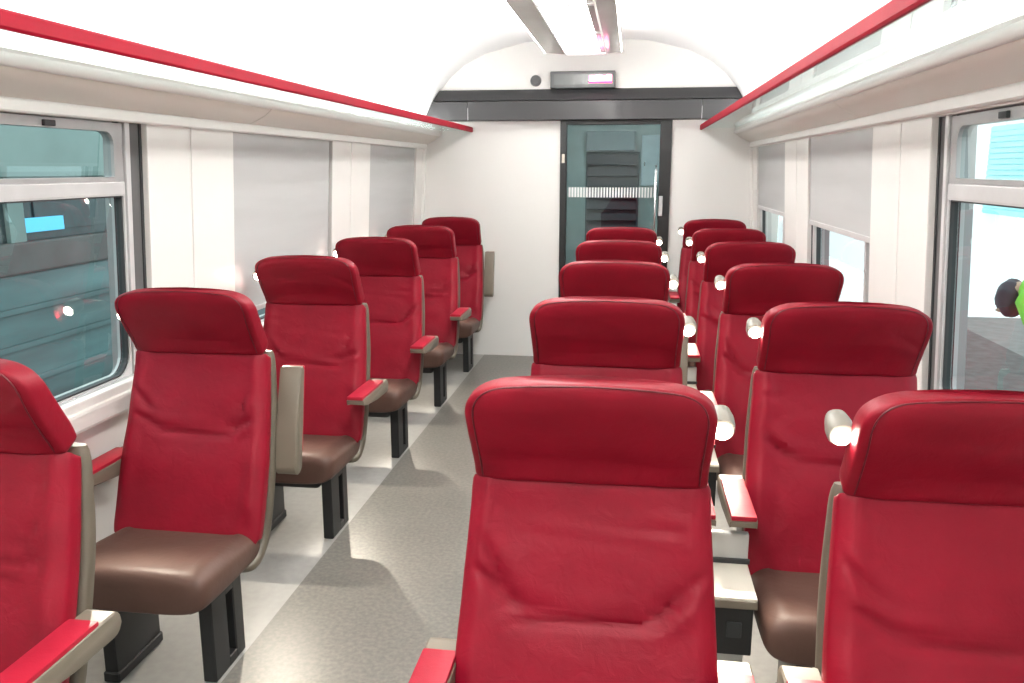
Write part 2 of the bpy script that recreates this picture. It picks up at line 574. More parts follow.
# ceiling -------------------------------------------------------------
VAULT = [(1.325, 1.90), (1.30, 1.95), (1.262, 2.02), (1.225, 2.10), (1.175, 2.20), (1.09, 2.30), (.98, 2.39), (.80, 2.48), (.5, 2.555), (.25, 2.575), (0, 2.58)]
def vault_bm(y0, y1):
    prof = [(CX - a, z) for a, z in VAULT] + [(CX + a, z) for a, z in reversed(VAULT[:-1])]
    outer = [(CX + (x - CX) * 1.04, z + .05) for x, z in reversed(prof)]
    return extrude_profile(prof + outer, y0, y1)
ceil = struct(smooth_by_angle(link('ceiling', vault_bm(YB, -0.006), 'vault'), 40))
for a, b in ((0.0, 1.815), (1.821, 3.70), (3.706, 5.60), (5.606, DEND + .03)):
    smooth_by_angle(link('ceiling_panel', vault_bm(a, b), 'vault', ceil), 40)

# end bulkhead --------------------------------------------------------
DX0, DX1, DZ = -0.595, 0.290, 1.955
bm = bmesh.new()
box_bm(-2.0, DX0, DEND, DEND + .06, 0, 1.96, bm=bm)
box_bm(DX1, 1.15, DEND, DEND + .06, 0, 1.96, bm=bm)
box_bm(-2.0, 1.15, DEND, DEND + .06, 1.96, 2.65, bm=bm)
struct(link('wall_end', bm, 'white'))
struct(box('wall_back', -2.0, 1.15, YB - .06, YB, 0, 2.65, 'white'))
# corner posts where bulkhead meets the side walls
for side, n in ((-1, 1), (1, 2)):
    o = wbox('trim_%d' % n, side, DEND - .05, DEND, 0.0, 1.735, -0.025, 0.01, 'white', None, .008)
    struct(o)
# dark header beam across the bulkhead
hb = empty('door_header', (CX, DEND, 1.95))
tag(hb, 'long anthracite header beam across the end wall above the glass door', 'beam')
def beam(nm, x0a, x1a, pts, taper):
    """pts (y,z); x limits follow the vault"""
    def lim(z):
        t = sorted(((zz, aa) for aa, zz in VAULT))
        return interp(t, z)[0] - .006
    rings = []
    for xx in (x0a, x1a):
        rg = []
        for y, z in pts:
            l = lim(z)
            x = max(CX - l, min(CX + l, xx))
            rg.append(Vector((x - CX, y - DEND, z - 1.95)))
        rings.append(rg)
    return smooth_by_angle(link(nm, loft(rings), 'beam', hb), 30)
lowp = [(DEND - .002, 1.952), (DEND - .12, 1.952), (DEND - .125, 1.957), (DEND - .125, 2.096), (DEND - .12, 2.10), (DEND - .002, 2.10)]
upp = [(DEND - .002, 2.106), (DEND - .118, 2.106), (DEND - .112, 2.115), (DEND - .055, 2.19), (DEND - .045, 2.195), (DEND - .002, 2.195)]
for a, b in ((-9, -1.335), (-1.331, 0.505), (0.509, 9)):
    beam('lower_cover', a, b, lowp, 0)
beam('upper_cover', -9, 9, upp, 0)
for xg in (-1.333, 0.507):
    box('joint_strip', xg - CX - .002, xg - CX + .002, -.1265, -.11, .004, .10, 'alul', hb)

# information display -------------------------------------------------
dsp = tag(empty('information_display', (-0.42, DEND - .03, 2.201)), 'small grey information display with glowing pink red characters above the door header', 'display')
def dbx(nm, x0, x1, y0, y1, z0, z1, m, bev=0, par=dsp): return box(nm, x0, x1, y0, y1, z0, z1, m, par, bev)
dbx('housing', -.255, .255, -.055, .03, -.004, .125, 'dispgrey', .006)
scr = dbx('screen', -.225, .235, -.0575, -.05, .022, .102, 'screen')
rnd = random.Random(4)
bm = bmesh.new()
for k in range(19):                       # overexposed block of lit dots with a ragged top edge
    hgt = .040 + .010 * rnd.random()
    x = .052 + k * .0092
    box_bm(x, x + .0086, -.0600, -.0572, .046, .046 + hgt, bm=bm)
link('led_text', bm, 'ledwhite', dsp)
bm = bmesh.new()
for k in range(20):
    x = .048 + k * .0092
    box_bm(x, x + .0080, -.0600, -.0572, .032 - .004 * rnd.random(), .044, bm=bm)
link('led_underline', bm, 'led', dsp)

# round ceiling speaker / sensor
sd = tag(link('smoke_detector', cyl_bm((0, 0, 0), (0, -1, 0), .045, .03, 28, r2=.038), 'dispgrey', None), 'small round grey detector on the end wall left of the display', 'detector')
sd.location = (-0.80, DEND, 2.265)
link('detector_cap', cyl_bm((0, -.03, 0), (0, -1, 0), .022, .008, 20), 'dispgrey', sd)

# sliding glass door --------------------------------------------------
door = struct(empty('door_1', ((DX0 + DX1) / 2, DEND, 0)))
door['label'] = 'black framed sliding glass door in the end wall'
dc = (DX0 + DX1) / 2
def dd(nm, x0, x1, y0, y1, z0, z1, m, bev=0, par=door): return box(nm, x0 - dc, x1 - dc, y0, y1, z0, z1, m, par, bev)
dd('jamb', DX0, DX0 + .052, -.03, .05, 0, DZ, 'blackgloss', .004)
dd('jamb', DX1 - .090, DX1, -.03, .05, 0, DZ, 'blackgloss', .004)
dd('top_rail', DX0 + .052, DX1 - .090, -.02, .05, DZ - .035, DZ, 'blackgloss', .003)
dd('bottom_rail', DX0 + .052, DX1 - .090, -.015, .045, 0, .10, 'blackgloss', .003)
bm = bmesh.new()
vs = [bm.verts.new((x - dc, .012, z)) for x, z in ((DX0 + .05, .1), (DX1 - .09, .1), (DX1 - .09, DZ - .03), (DX0 + .05, DZ - .03))]
bm.faces.new(vs)
gl = link('glass_pane', bm, 'doorglass', door)
# row of white dashes on the glass
nd = 30
for k in range(nd):
    x = DX0 + .07 + k * (DX1 - DX0 - .175) / nd
    wdt = .016 - .006 * k / nd
    dd('film_dash', x, x + wdt, .006, .009, 1.345, 1.425, 'dots', 0, gl)
for k in range(5):
    x = DX0 + .06 + k * .022
    dd('film_dash', x, x + .016, .006, .009, .70, .74, 'dots', 0, gl)
hd = link('handle_bar', tube_bm([(DX1 - .115 - dc, -.02, .95), (DX1 - .115 - dc, -.05, .99), (DX1 - .115 - dc, -.05, 1.56), (DX1 - .115 - dc, -.02, 1.60)], .009, 10), 'chrome', door, True)
dd('lock_plate', DX1 - .085, DX1 - .055, -.042, -.028, 1.20, 1.36, 'alul', .004)
dd('door_switch', DX0 + .014, DX0 + .038, -.04, -.028, 1.62, 1.69, 'cream', .004)

# vestibule seen through the door --------------------------------------
VY = 8.7
struct(box('floor', -1.0, 0.7, DEND + .06, VY + .05, -.08, 0, 'vdark'))
vb = bmesh.new()
box_bm(-1.0, -.95, DEND + .06, VY, 0, 2.3, bm=vb)
box_bm(.50, .55, DEND + .06, VY, 0, 2.3, bm=vb)
box_bm(-1.0, .55, VY, VY + .05, 0, 2.3, bm=vb)
struct(link('wall_vestibule', vb, 'vwall'))
struct(box('ceiling', -1.0, .55, DEND + .06, VY + .05, 2.3, 2.35, 'vwall'))
vl = tag(empty('vestibule_fill_lamp', (-.2, 7.75, 2.3)), 'unseen flat fill lamp added on the vestibule ceiling behind the glass door', 'lamp')  # lamp out of view, added to brighten the vestibule
box('fill_lamp_body', -.25, .25, -.12, .12, -.03, 0, 'alul', vl, .006)
box('fill_lamp_diffuser', -.22, .22, -.10, .10, -.036, -.028, glow('vestibule_glow', (.9, 1, 1), 24.0), vl)
sp = tag(empty('slatted_panel', (-.215, VY, 0)), 'dark slatted panel on the far wall behind the glass door', 'panel')
box('panel_frame', -.27, .27, -.03, 0, 0.02, 1.74, 'vdark', sp, .004)
for k in range(15):
    z = .06 + k * .111
    bm = bmesh.new()
    vs = [Vector((-.25, -.085, z)), Vector((-.25, -.075, z - .006)), Vector((-.25, -.03, z + .085)), Vector((-.25, -.03, z + .1))]
    link('slat', loft([vs, [Vector((.25, p.y, p.z)) for p in vs]]), 'vseat', sp)
hd2 = tag(empty('header_box', (-.215, VY - .002, 1.742)), 'grey blue box above the dark slatted panel behind the door', 'box')
box('box_body', -.27, .22, -.10, 0, 0.004, .20, 'vbox', hd2, .01)
box('box_lid', -.26, .21, -.105, -.098, .015, .19, 'vbox', hd2, .003)
wc = tag(empty('wall_cabinet', (.18, VY, 1.40)), 'pale blue wall cabinet beside the dark slatted panel behind the door', 'cabinet')
box('cabinet_body', -.11, .13, -.16, 0, 0, .50, 'vpale', wc, .008)
box('cabinet_door', -.10, .12, -.17, -.16, .012, .488, 'vpale', wc, .003)
box('cabinet_knob', -.085, -.07, -.185, -.17, .2, .24, 'chrome', wc, .003)

# ceiling light -------------------------------------------------------
PZ = 2.40
lx0, lx1, ly1 = -0.675, -0.115, 6.42
cl = tag(empty('ceiling_light', ((lx0 + lx1) / 2, 2.0, PZ + .1)), 'long polished ceiling light panel with bright square diffusers', 'light')
inv = Matrix.Translation(-cl.location)
def cadd(nm, bm, m, sm=False):
    bmesh.ops.transform(bm, matrix=inv, verts=bm.verts[:])
    o = link(nm, bm, m, cl)
    if sm: smooth_by_angle(o, 40)
    return o
def flange(xa, xb, za, zb):
    """polished wing sloping slightly up to its outer edge"""
    return extrude_profile([(xa, za), (xb, zb), (xb, zb + .03), (xa, za + .03)], YB, ly1)
wy = [YB, 0.4, 2.4, 4.4, ly1]
for a, b in zip(wy, wy[1:]):
    cadd('left_wing', extrude_profile([(lx0, PZ + .012), (-.515, PZ), (-.515, PZ + .03), (lx0, PZ + .03)], a + .002, b - .002), 'polished')
    cadd('right_wing', extrude_profile([(-.225, PZ), (lx1, PZ + .012), (lx1, PZ + .03), (-.225, PZ + .03)], a + .002, b - .002), 'polished')
cadd('rib', tube_bm([(-.222, YB, PZ - .004), (-.222, ly1, PZ - .004)], .006, 10), 'white', True)
cadd('rib', tube_bm([(-.520, YB, PZ - .004), (-.520, ly1, PZ - .004)], .006, 10), 'alul', True)
cadd('housing', box_bm(-.60, -.19, YB, ly1 - .05, PZ + .03, PZ + .155), 'white')
cadd('end_cap', extrude_profile([(lx0, PZ + .012), (-.515, PZ), (-.225, PZ), (lx1, PZ + .012), (lx1 - .02, PZ + .13), (lx0 + .02, PZ + .13)], ly1, ly1 + .05), 'white')
for xa, xb in ((lx0 - .004, lx0), (lx1, lx1 + .004)):          # slim glowing strips added along the panel to brighten the vault
    cadd('vault_fill_strip', box_bm(xa, xb, YB, ly1, PZ + .014, PZ + .030), 'sideglow')
ml = 0.93
yy = ly1 - .06
while yy - ml > YB:
    cadd('diffuser', box_bm(-.505, -.265, yy - ml + .02, yy - .02, PZ + .004, PZ + .02, .004), 'diffuser')
    cadd('cross_bar', box_bm(-.515, -.225, yy - ml - .022, yy - ml + .022, PZ - .008, PZ + .022, .003), 'alul')
    cadd('side_fin', box_bm(-.265, -.228, yy - ml + .02, yy - .02, PZ, PZ + .02), 'polished')
    yy -= ml

# ------------------------------------------------------------------ the seats
def sgnpow(c, p):
    return math.copysign(abs(c) ** p, c)

def smoothstep(a, b, x):
    t = max(0, min(1, (x - a) / (b - a)))
    return t * t * (3 - 2 * t)

def cushion_rings(path, npts, expo, disp=None, nv=44):
    """path rows: (s, y_front, z, half_width, thickness)"""
    s0, s1 = path[0][0], path[-1][0]
    rings = []
    for i in range(nv + 1):
        s = s0 + (s1 - s0) * i / nv
        y, z, hw, th = catmull(path, s)
        e = 1e-3
        ya, za, _, _ = catmull(path, max(s0, s - e)); yb, zb, _, _ = catmull(path, min(s1, s + e))
        t = Vector((0, yb - ya, zb - za)).normalized()
        nrm = Vector((0, -t.z, t.y))        # towards the front
        ring = []
        for k in range(npts):
            a = 2 * PI * k / npts
            x = hw * sgnpow(math.cos(a), 2 / expo)
            d = th / 2 * sgnpow(math.sin(a), 2 / expo)
            front = max(0.0, math.sin(a))
            off = -th / 2 + d
            if disp and front > 0:
                off += disp(x, s, hw) * front ** .5
            ring.append(Vector((x, y, z)) + nrm * off)
        rings.append(ring)
    return rings

def back_cushion(seed):
    rd = random.Random(seed)
    folds = []
    for sg in (-1, 1):
        for k in range(rd.randint(2, 3)):
            folds.append((sg * rd.uniform(.10, .14), .695 + rd.uniform(-.02, .03), sg * rd.uniform(.17, .24), .74 + rd.uniform(0, .12), rd.uniform(.008, .014)))
    for k in range(3):
        x = rd.uniform(-.17, .17)
        folds.append((x, .42, x + rd.uniform(-.06, .06), .50 + rd.uniform(0, .08), rd.uniform(.003, .006)))
    for k in range(4):
        x = rd.uniform(-.2, .2); z = rd.uniform(.84, .94)
        folds.append((x, z, x + rd.uniform(-.08, .08), z + rd.uniform(-.02, .02), rd.uniform(.002, .004)))
    ph = rd.uniform(0, 6)
    def disp(x, z, hw):
        u = x / hw
        d = 0.012 * math.exp(-((z - .62) / .10) ** 2) * (1 - .3 * u * u)        # lumbar swell
        d += 0.006 * math.exp(-((z - .82) / .09) ** 2)
        d -= 0.017 * math.exp(-((z - .700 - .006 * math.sin(x * 16 + ph)) / .008) ** 2) * (1 - smoothstep(.09, .15, abs(x)))
        for x0, z0, x1, z1, a in folds:
            L = math.hypot(x1 - x0, z1 - z0) + 1e-6
            t = ((x - x0) * (x1 - x0) + (z - z0) * (z1 - z0)) / L / L
            if -.15 < t < 1.15:
                q = ((x - x0) * (z1 - z0) - (z - z0) * (x1 - x0)) / L
                d -= a * (math.exp(-(q / .009) ** 2) - .6 * math.exp(-((q - .02) / .012) ** 2)) * smoothstep(-.15, .2, t) * (1 - smoothstep(.8, 1.15, t))
        d += 0.0022 * math.sin(x * 31 + ph + z * 9) * math.sin(z * 37 + ph)
        d -= 0.010 * smoothstep(.88, 1.0, abs(u)) * 0
        d += 0.012 * math.exp(-((abs(u) - .86) / .10) ** 2) * smoothstep(.40, .5, z)   # side bolsters
        return d
    path = [(.360, .215, .360, .247, .04), (.375, .210, .380, .257, .056), (.45, .234, .45, .261, .06), (.60, .290, .60, .260, .06),
            (.75, .344, .75, .252, .06), (.90, .388, .90, .242, .058), (.962, .402, .962, .239, .056), (.972, .408, .971, .236, .045)]
    r = cushion_rings(path, 60, 5.5, disp, 64)
    return loft(r)

HEAD = [(.966, .402, .968, .232, .062), (.971, .394, .972, .236, .072), (1.0, .378, .998, .236, .078), (1.05, .348, 1.044, .237, .080), (1.10, .320, 1.092, .239, .080),
        (1.135, .303, 1.130, .240, .078), (1.155, .296, 1.150, .236, .076), (1.170, .293, 1.164, .227, .074), (1.182, .293, 1.174, .212, .070), (1.190, .295, 1.180, .194, .066), (1.194, .299, 1.183, .180, .058)]
def head_point(sv, ang, dsp=0.0):
    y, z, hw, th = catmull(HEAD, sv)
    e = 1e-3
    ya, za, _, _ = catmull(HEAD, max(.966, sv - e)); yb, zb, _, _ = catmull(HEAD, min(1.194, sv + e))
    t = Vector((0, yb - ya, zb - za)).normalized()
    k = smoothstep(1.03, 1.17, sv)
    t = (Vector((0, -.45, .89)) * (1 - k) + Vector((0, -.03, 1)) * k).normalized()
    nrm = Vector((0, -t.z, t.y))
    c, q = math.cos(ang), math.sin(ang)
    x = hw * sgnpow(c, .27)
    off = -th / 2 + th / 2 * sgnpow(q, .27) + (dsp * max(0, q) ** .5)
    arch = .018 * smoothstep(1.05, 1.19, sv) * (1 - (x / .240) ** 2)
    return Vector((x, y, z)) + nrm * off + t * arch

def headrest_bm(seed):
    rd = random.Random(seed + 50)
    ph = rd.uniform(0, 6)
    folds = [(rd.uniform(-.2, .2), rd.uniform(1.0, 1.12), rd.uniform(-1, 1), rd.uniform(.0015, .003)) for k in range(4)]
    rings = []
    for i in range(49):
        sv = .966 + (1.194 - .966) * i / 48
        ring = []
        for k in range(72):
            a = 2 * PI * k / 72
            hw = catmull(HEAD, sv)[2]
            x = hw * sgnpow(math.cos(a), .27)
            u = x / hw
            d = -0.010 * (1 - u * u) * smoothstep(.975, 1.03, sv) * (1 - smoothstep(1.10, 1.17, sv))
            d += 0.0012 * math.sin(x * 33 + ph + sv * 30)
            for fx, fs, sl, am in folds:
                d -= am * math.exp(-(((x - fx) * sl + (sv - fs)) / .010) ** 2) * math.exp(-((x - fx) / .05) ** 2)
            ring.append(head_point(sv, a, d))
        rings.append(ring)
    return loft(rings)

def shell_bm():
    path = [(.0, .150, .318, .235, .02), (.05, .175, .306, .250, .04), (.25, .215, .305, .258, .05), (.38, .255, .320, .260, .05), (.46, .298, .365, .261, .058),
            (.60, .352, .50, .2615, .060), (.85, .430, .74, .254, .060), (1.02, .462, .90, .243, .056), (1.07, .468, .945, .239, .05), (1.105, .470, .965, .232, .04)]
    # this path runs from under the cushion up the back; thickness is measured behind the given line
    nv = 46; rings = []
    for i in range(nv + 1):
        s = 1.105 * i / nv
        y, z, hw, th = catmull(path, s)
        e = 2e-3
        ya, za, _, _ = catmull(path, max(0, s - e)); yb, zb, _, _ = catmull(path, min(1.105, s + e))
        t = Vector((0, yb - ya, zb - za)).normalized()
        nrm = Vector((0, -t.z, t.y))
        ring = []
        for k in range(40):
            a = 2 * PI * k / 40
            ring.append(Vector((hw * sgnpow(math.cos(a), 2 / 6), y, z)) + nrm * (th / 2 * sgnpow(math.sin(a), 2 / 3.5)))
        rings.append(ring)
    return loft(rings)

def seat_cushion_bm():
    # runs front to back; "front" of the ring is the top of the cushion
    rings = []
    path = [(-.125, .335, .200, .07), (-.122, .340, .225, .10), (-.105, .348, .243, .125), (-.06, .350, .250, .130), (.05, .346, .252, .122), (.16, .340, .250, .112), (.255, .335, .246, .10), (.275, .335, .235, .08)]
    nv = 40
    for i in range(nv + 1):
        u = i / nv
        s = -.125 + .40 * (u if u > .2 else .2 * (u / .2) ** 1.8)
        zc, hw, th = catmull(path, s)
        ring = []
        for k in range(52):
            a = 2 * PI * k / 52
            x = hw * sgnpow(math.cos(a), 2 / 4.5)
            d = th / 2 * sgnpow(math.sin(a), 2 / 4.0)
            if math.sin(a) > 0:
                d += .010 * math.exp(-((abs(x) / hw - .80) / .14) ** 2) * smoothstep(-.12, 0, s)
                d -= .005 * math.exp(-((abs(x) - .17) / .008) ** 2) * smoothstep(-.1, -.05, s)
                d -= .006 * math.exp(-((s - .02) / .01) ** 2) * 0
            ring.append(Vector((x, s, zc + .008 + d)))
        rings.append(ring)
    return loft(rings)

def leg_bm(xa, xb):
    bm = bmesh.new()
    box_bm(xa, xb, 0.0, .095, .0, .285, .004, 1, bm)
    box_bm(xa, xb, .140, .20, .0, .285, .004, 1, bm)
    box_bm(xa, xb, .09, .145, .0, .035, .003, 1, bm)
    box_bm(xa, xb, .09, .145, .25, .285, .003, 1, bm)
    return bm

def arm_body_bm():
    """origin at the pivot, arm reaches towards -y"""
    prof = []
    L = .335
    n = 8
    for k in range(n + 1):
        a = -PI / 2 + PI * k / n
        prof.append((.028 * math.cos(a) + .012, .030 * math.sin(a)))
    top = [(-.03, .030), (-L + .01, .030), (-L, .022), (-L + .004, .004), (-L + .06, -.012), (-.12, -.028)]
    pts = prof + top
    rings = []
    for x, ins in ((-.038, .004), (-.034, 0), (.034, 0), (.038, .004)):
        cy, cz = -.15, 0.0
        rings.append([Vector((x, y + math.copysign(ins, cy - y), z + math.copysign(ins, -z))) for y, z in pts])
    return loft(rings)

def arm_pad_bm():
    return box_bm(-.036, .036, -.337, -.035, .024, .040, .006, 2)

def lamp_bm():
    """housing reaching forward from the headrest side"""
    rings = []
    for y, hw, hh in ((.035, .011, .011), (.028, .020, .022), (.0, .0245, .0255), (-.022, .0245, .0245), (-.030, .0215, .0215)):
        rings.append([Vector((hw * sgnpow(math.cos(t), .8), y, hh * sgnpow(math.sin(t), .8))) for t in [k * 2 * PI / 24 for k in range(24)]])
    return loft(rings)

PROTO = {}
def proto_mesh(key, fn, m, smooth_deg=45):
    o = link(key, fn(), m)
    smooth_by_angle(o, smooth_deg)
    PROTO[key] = o.data
    bpy.data.objects.remove(o)

for k in range(4):
    proto_mesh('back_cushion_%d' % k, lambda k=k: back_cushion(11 + k), 'red', 60)
    proto_mesh('headrest_%d' % k, lambda k=k: headrest_bm(11 + k), 'red_shaded', 60)
proto_mesh('seat_cushion', seat_cushion_bm, 'brown', 60)
proto_mesh('back_shell', shell_bm, 'shell', 60)
proto_mesh('leg_b', lambda: leg_bm(.155, .20), 'black', 30)
def plate_leg_bm():
    bm = bmesh.new()
    box_bm(-.150, -.105, -.04, .20, .03, .285, .006, 2, bm)
    box_bm(-.155, -.100, -.045, .205, .0, .035, .004, 1, bm)
    return bm
proto_mesh('leg_a', plate_leg_bm, 'black', 30)
proto_mesh('underframe', lambda: box_bm(-.145, .155, -.02, .13, .232, .300, .03, 4), 'black', 40)
proto_mesh('armrest', arm_body_bm, 'taupe', 40)
proto_mesh('arm_pad', arm_pad_bm, 'padred', 40)
proto_mesh('reading_lamp', lamp_bm, 'lampgrey', 50)
proto_mesh('lens', lambda: cyl_bm((0, -.029, -.003), (0, -1, 0), .0165, .005, 24), 'lens', 40)
def piping_bm():
    key = [(.0, .978, 42), (.30, 1.10, 42), (.40, 1.140, 42), (.48, 1.165, 43), (.56, 1.180, 46), (.64, 1.187, 54), (1.0, 1.189, 90)]
    half = []
    for i in range(60):
        sv, an = catmull(key, i / 59)
        half.append(head_point(sv, math.radians(an), .0006))
    pts = half + [Vector((-p.x, p.y, p.z)) for p in reversed(half[:-1])]
    return tube_bm(pts, .0018, 6)
proto_mesh('piping', piping_bm, 'piping', 60)

def inst(name, key, parent, loc=(0, 0, 0), rot=(0, 0, 0)):
    o = bpy.data.objects.new(name, PROTO[key])
    COL.objects.link(o)
    o.parent = parent
    o.location = loc
    o.rotation_euler = rot
    return o

spot = bpy.data.lights.new('reading_light', 'SPOT')
spot.energy = LAMP_W
spot.color = (1.0, .90, .74)
spot.spot_size = math.radians(66)
spot.spot_blend = .6
spot.shadow_soft_size = .012

def seat(x, y, lamp, up_left, up_right, label, var, group, arm_dy=0.0, aim=0.0):
    """lamp: -1 lamp on the left of the headrest, +1 on the right"""
    t = tag(empty('passenger_seat', (x, y, 0)), label, 'seat', group)
    inst('seat_cushion', 'seat_cushion', t)
    inst('back_cushion', 'back_cushion_%d' % var, t)
    hr = inst('headrest', 'headrest_%d' % var, t, (0, 0, -.006))
    hr.scale = (.98, 1, 1)
    inst('piping', 'piping', hr)
    inst('back_shell', 'back_shell', t)
    inst('leg', 'leg_a', t); inst('leg', 'leg_b', t)
    inst('underframe', 'underframe', t)
    for s, up in ((-1, up_left), (1, up_right)):
        a = inst('armrest', 'armrest', t, (s * .292, .418 + arm_dy, .582), (math.radians(-101) if up else 0, 0, 0))
        inst('arm_pad', 'arm_pad', a)
    lp = inst('reading_lamp', 'reading_lamp', t, (lamp * .250, .404, 1.102), (math.radians(14), 0, 0))
    inst('lens', 'lens', lp)
    lo = bpy.data.objects.new('reading_light', spot)
    COL.objects.link(lo)
    lo.parent = t
    lo.location = (lamp * .257, .366, 1.095)
    lo.rotation_euler = Vector((aim, -.78, -.50)).to_track_quat('-Z', 'Y').to_euler()
    return t

YROW = [1.168, 2.17, 3.21, 4.25, 5.27, 6.25]
XL, XA, XB = -1.445, -0.070, 0.628
L_LAB = ['red leather seat with lowered arm, cut off by the left edge of the photo',
         'red and brown single seat with raised taupe armrest beside the big left window',
         'red single seat on the left behind the seat with the raised armrest',
         'fourth red single seat from the camera along the left windows',
         'red single seat on the left, second from the end wall',
         'red single seat at far left standing right against the white end wall']
for k in range(6):
    seat(XL, YROW[k], -1, False, k in (1, 5), L_LAB[k], (k + 1) % 4, 'single seats along the left windows', -.06 if k == 0 else 0.0, .38)
A_LAB = ['large red seat nearest the camera in the middle, beside the aisle',
         'red aisle seat directly behind the large middle seat',
         'third red aisle seat of the right double rows',
         'fourth red aisle seat of the right double rows',
         'farthest red aisle seat, in front of the glass door']
for k in range(5):
    seat(XA, YROW[k], 1, False, k == 2, A_LAB[k], k % 4, 'aisle seats of the right double rows', -.06 if k == 0 else 0.0, -.15)
B_LAB = ['red window seat nearest the camera, cut off at the lower right',
         'red seat by the right window, second from the camera',
         'third red seat from the camera along the right windows',
         'fourth red seat from the camera along the right windows',
         'fifth red seat from the camera along the right windows',
         'farthest red window seat on the right, against the end wall without a neighbour']
for k in range(6):
    seat(XB + (.018 if k == 0 else 0.0), YROW[k], -1, False, False, B_LAB[k], (k + 2) % 4, 'window seats of the right double rows', -.06 if k == 0 else 0.0, -.05)

# centre consoles between the seats of each pair -----------------------
C_LAB = ['cream topped console with black socket box between the second pair of red seats',
         'cream topped console between the third pair of red seats',
         'cream topped console between the fourth pair of red seats',
         'cream topped console between the fifth pair of red seats']
for k in range(1, 5):
    c = tag(empty('seat_console', ((XA + XB) / 2 + .012, YROW[k] - .06, 0)), C_LAB[k - 1], 'console', 'consoles between the paired seats')
    box('console_top', -.072, .072, 0, .22, .42, .448, 'cream', c, .006)
    box('top_edge', -.072, .072, -.004, .004, .417, .440, 'taupe', c, .002)
    sb = box('socket_box', -.065, .065, .012, .21, .27, .418, 'black', c, .005)
    so = box('socket', -.005, .035, .005, .014, .325, .37, 'rubber', sb, .003)
    box('console_back', -.072, .072, .21, .235, .27, .538, 'panelgrey', c, .006)
    box('back_gap', -.076, .076, .200, .2095, .4485, .462, 'rubber', c)
    box('pedestal', -.05, .05, .05, .18, 0, .27, 'panelgrey', c, .004)

# ------------------------------------------------------------------ outside, left: railcar on the next track
XR = -5.0
rc = tag(empty('railcar', (XR, 6.0, -1.2)), 'teal railcar standing on the next track outside the left window', 'railcar')
inv2 = Matrix.Translation(-rc.location)
def radd(nm, bm, m):
    bmesh.ops.transform(bm, matrix=inv2, verts=bm.verts[:])
    return link(nm, bm, m, rc)
radd('body', box_bm(XR - 2.6, XR, -6, 20, -.7, .72, .02), 'railcar')
radd('waist_band', box_bm(XR - 2.55, XR + .03, -6, 20, .72, .98, .02), 'railband')
radd('window_band', box_bm(XR - 2.55, XR - .03, -6, 20, .98, 1.50), 'raildark')
radd('upper_body', box_bm(XR - 2.6, XR, -6, 20, 1.50, 2.1, .05), 'railroof')
radd('roof', extrude_profile([(XR - 2.6, 2.1), (XR, 2.1), (XR - .25, 2.45), (XR - .9, 2.65), (XR - 1.7, 2.65), (XR - 2.35, 2.45)], -6, 20), 'railband')
for k in range(7):
    y = 1.2 + k * 1.75
    radd('window', box_bm(XR - .035, XR - .015, y, y + 1.35, 1.05, 1.43, .006), 'raildark')
    radd('window_post', box_bm(XR - .03, XR + .01, y + 1.42, y + 1.60, .98, 1.50), 'railroof')
radd('destination_sign', box_bm(XR - .02, XR + .012, 6.30, 6.78, 1.05, 1.17, .006), 'bluelit')
for k in range(4):
    z = -.5 + k * .3
    radd('body_rib', box_bm(XR, XR + .02, -6, 20, z, z + .05, .006), 'railcar')
for y in (1, 4, 10, 14):
    radd('wheel', cyl_bm((XR - .5, y, -.75), (1, 0, 0), .45, .13, 24), 'black')
struct(box('ground_track', -40, -2.1, -20, 40, -1.3, -1.2, 'asphalt'))

# outside, right: platform, white building with louvred shutter, a worker
struct(box('ground_platform', 1.25, 4.45, -20, 12.6, -.62, -.52, 'asphalt'))
struct(box('ground_paving', 4.45, 14, -20, 12.6, -.62, -.52, 'paving'))
bd = tag(empty('white_building', (7.0, 20, -.9)), 'bright white building behind the platform outside the right window', 'building')
box('facade', 0, .4, -2.5, 16, -.6, 6, 'bright', bd)
lv = tag(empty('louvre_shutter', (6.95, 17.0, .7)), 'cyan louvred shutter on the white building outside the right window', 'shutter')
box('shutter_frame', 0, .05, -2.0, 1.0, 0, 1.68, 'cyan', lv)
for k in range(16):
    box('slat', -.03, .0, -1.98, .98, .02 + k * .104, .02 + k * .104 + .085, 'cyan', lv, .005)

# person in hi-vis ------------------------------------------------------
def skin_obj(name, pts, edges, radii, material, parent=None, root=0, sub=2):
    me = bpy.data.meshes.new(name)
    me.from_pydata(pts, edges, [])
    me.materials.append(M[material])
    o = bpy.data.objects.new(name, me)
    COL.objects.link(o)
    if parent: o.parent = parent
    sk = o.modifiers.new('skin', 'SKIN')
    sk.use_smooth_shade = True
    me.skin_vertices  # created with the modifier
    if not me.skin_vertices:
        bm = bmesh.new(); bm.from_mesh(me); bm.verts.layers.skin.verify(); bm.to_mesh(me); bm.free()
    for v, r in zip(me.skin_vertices[0].data, radii):
        v.radius = r if isinstance(r, tuple) else (r, r)
        v.use_root = False
    me.skin_vertices[0].data[root].use_root = True
    sb = o.modifiers.new('sub', 'SUBSURF')
    sb.levels = sub; sb.render_levels = sub
    return o

PX, PY, PZG = 2.852, 5.60, -0.55
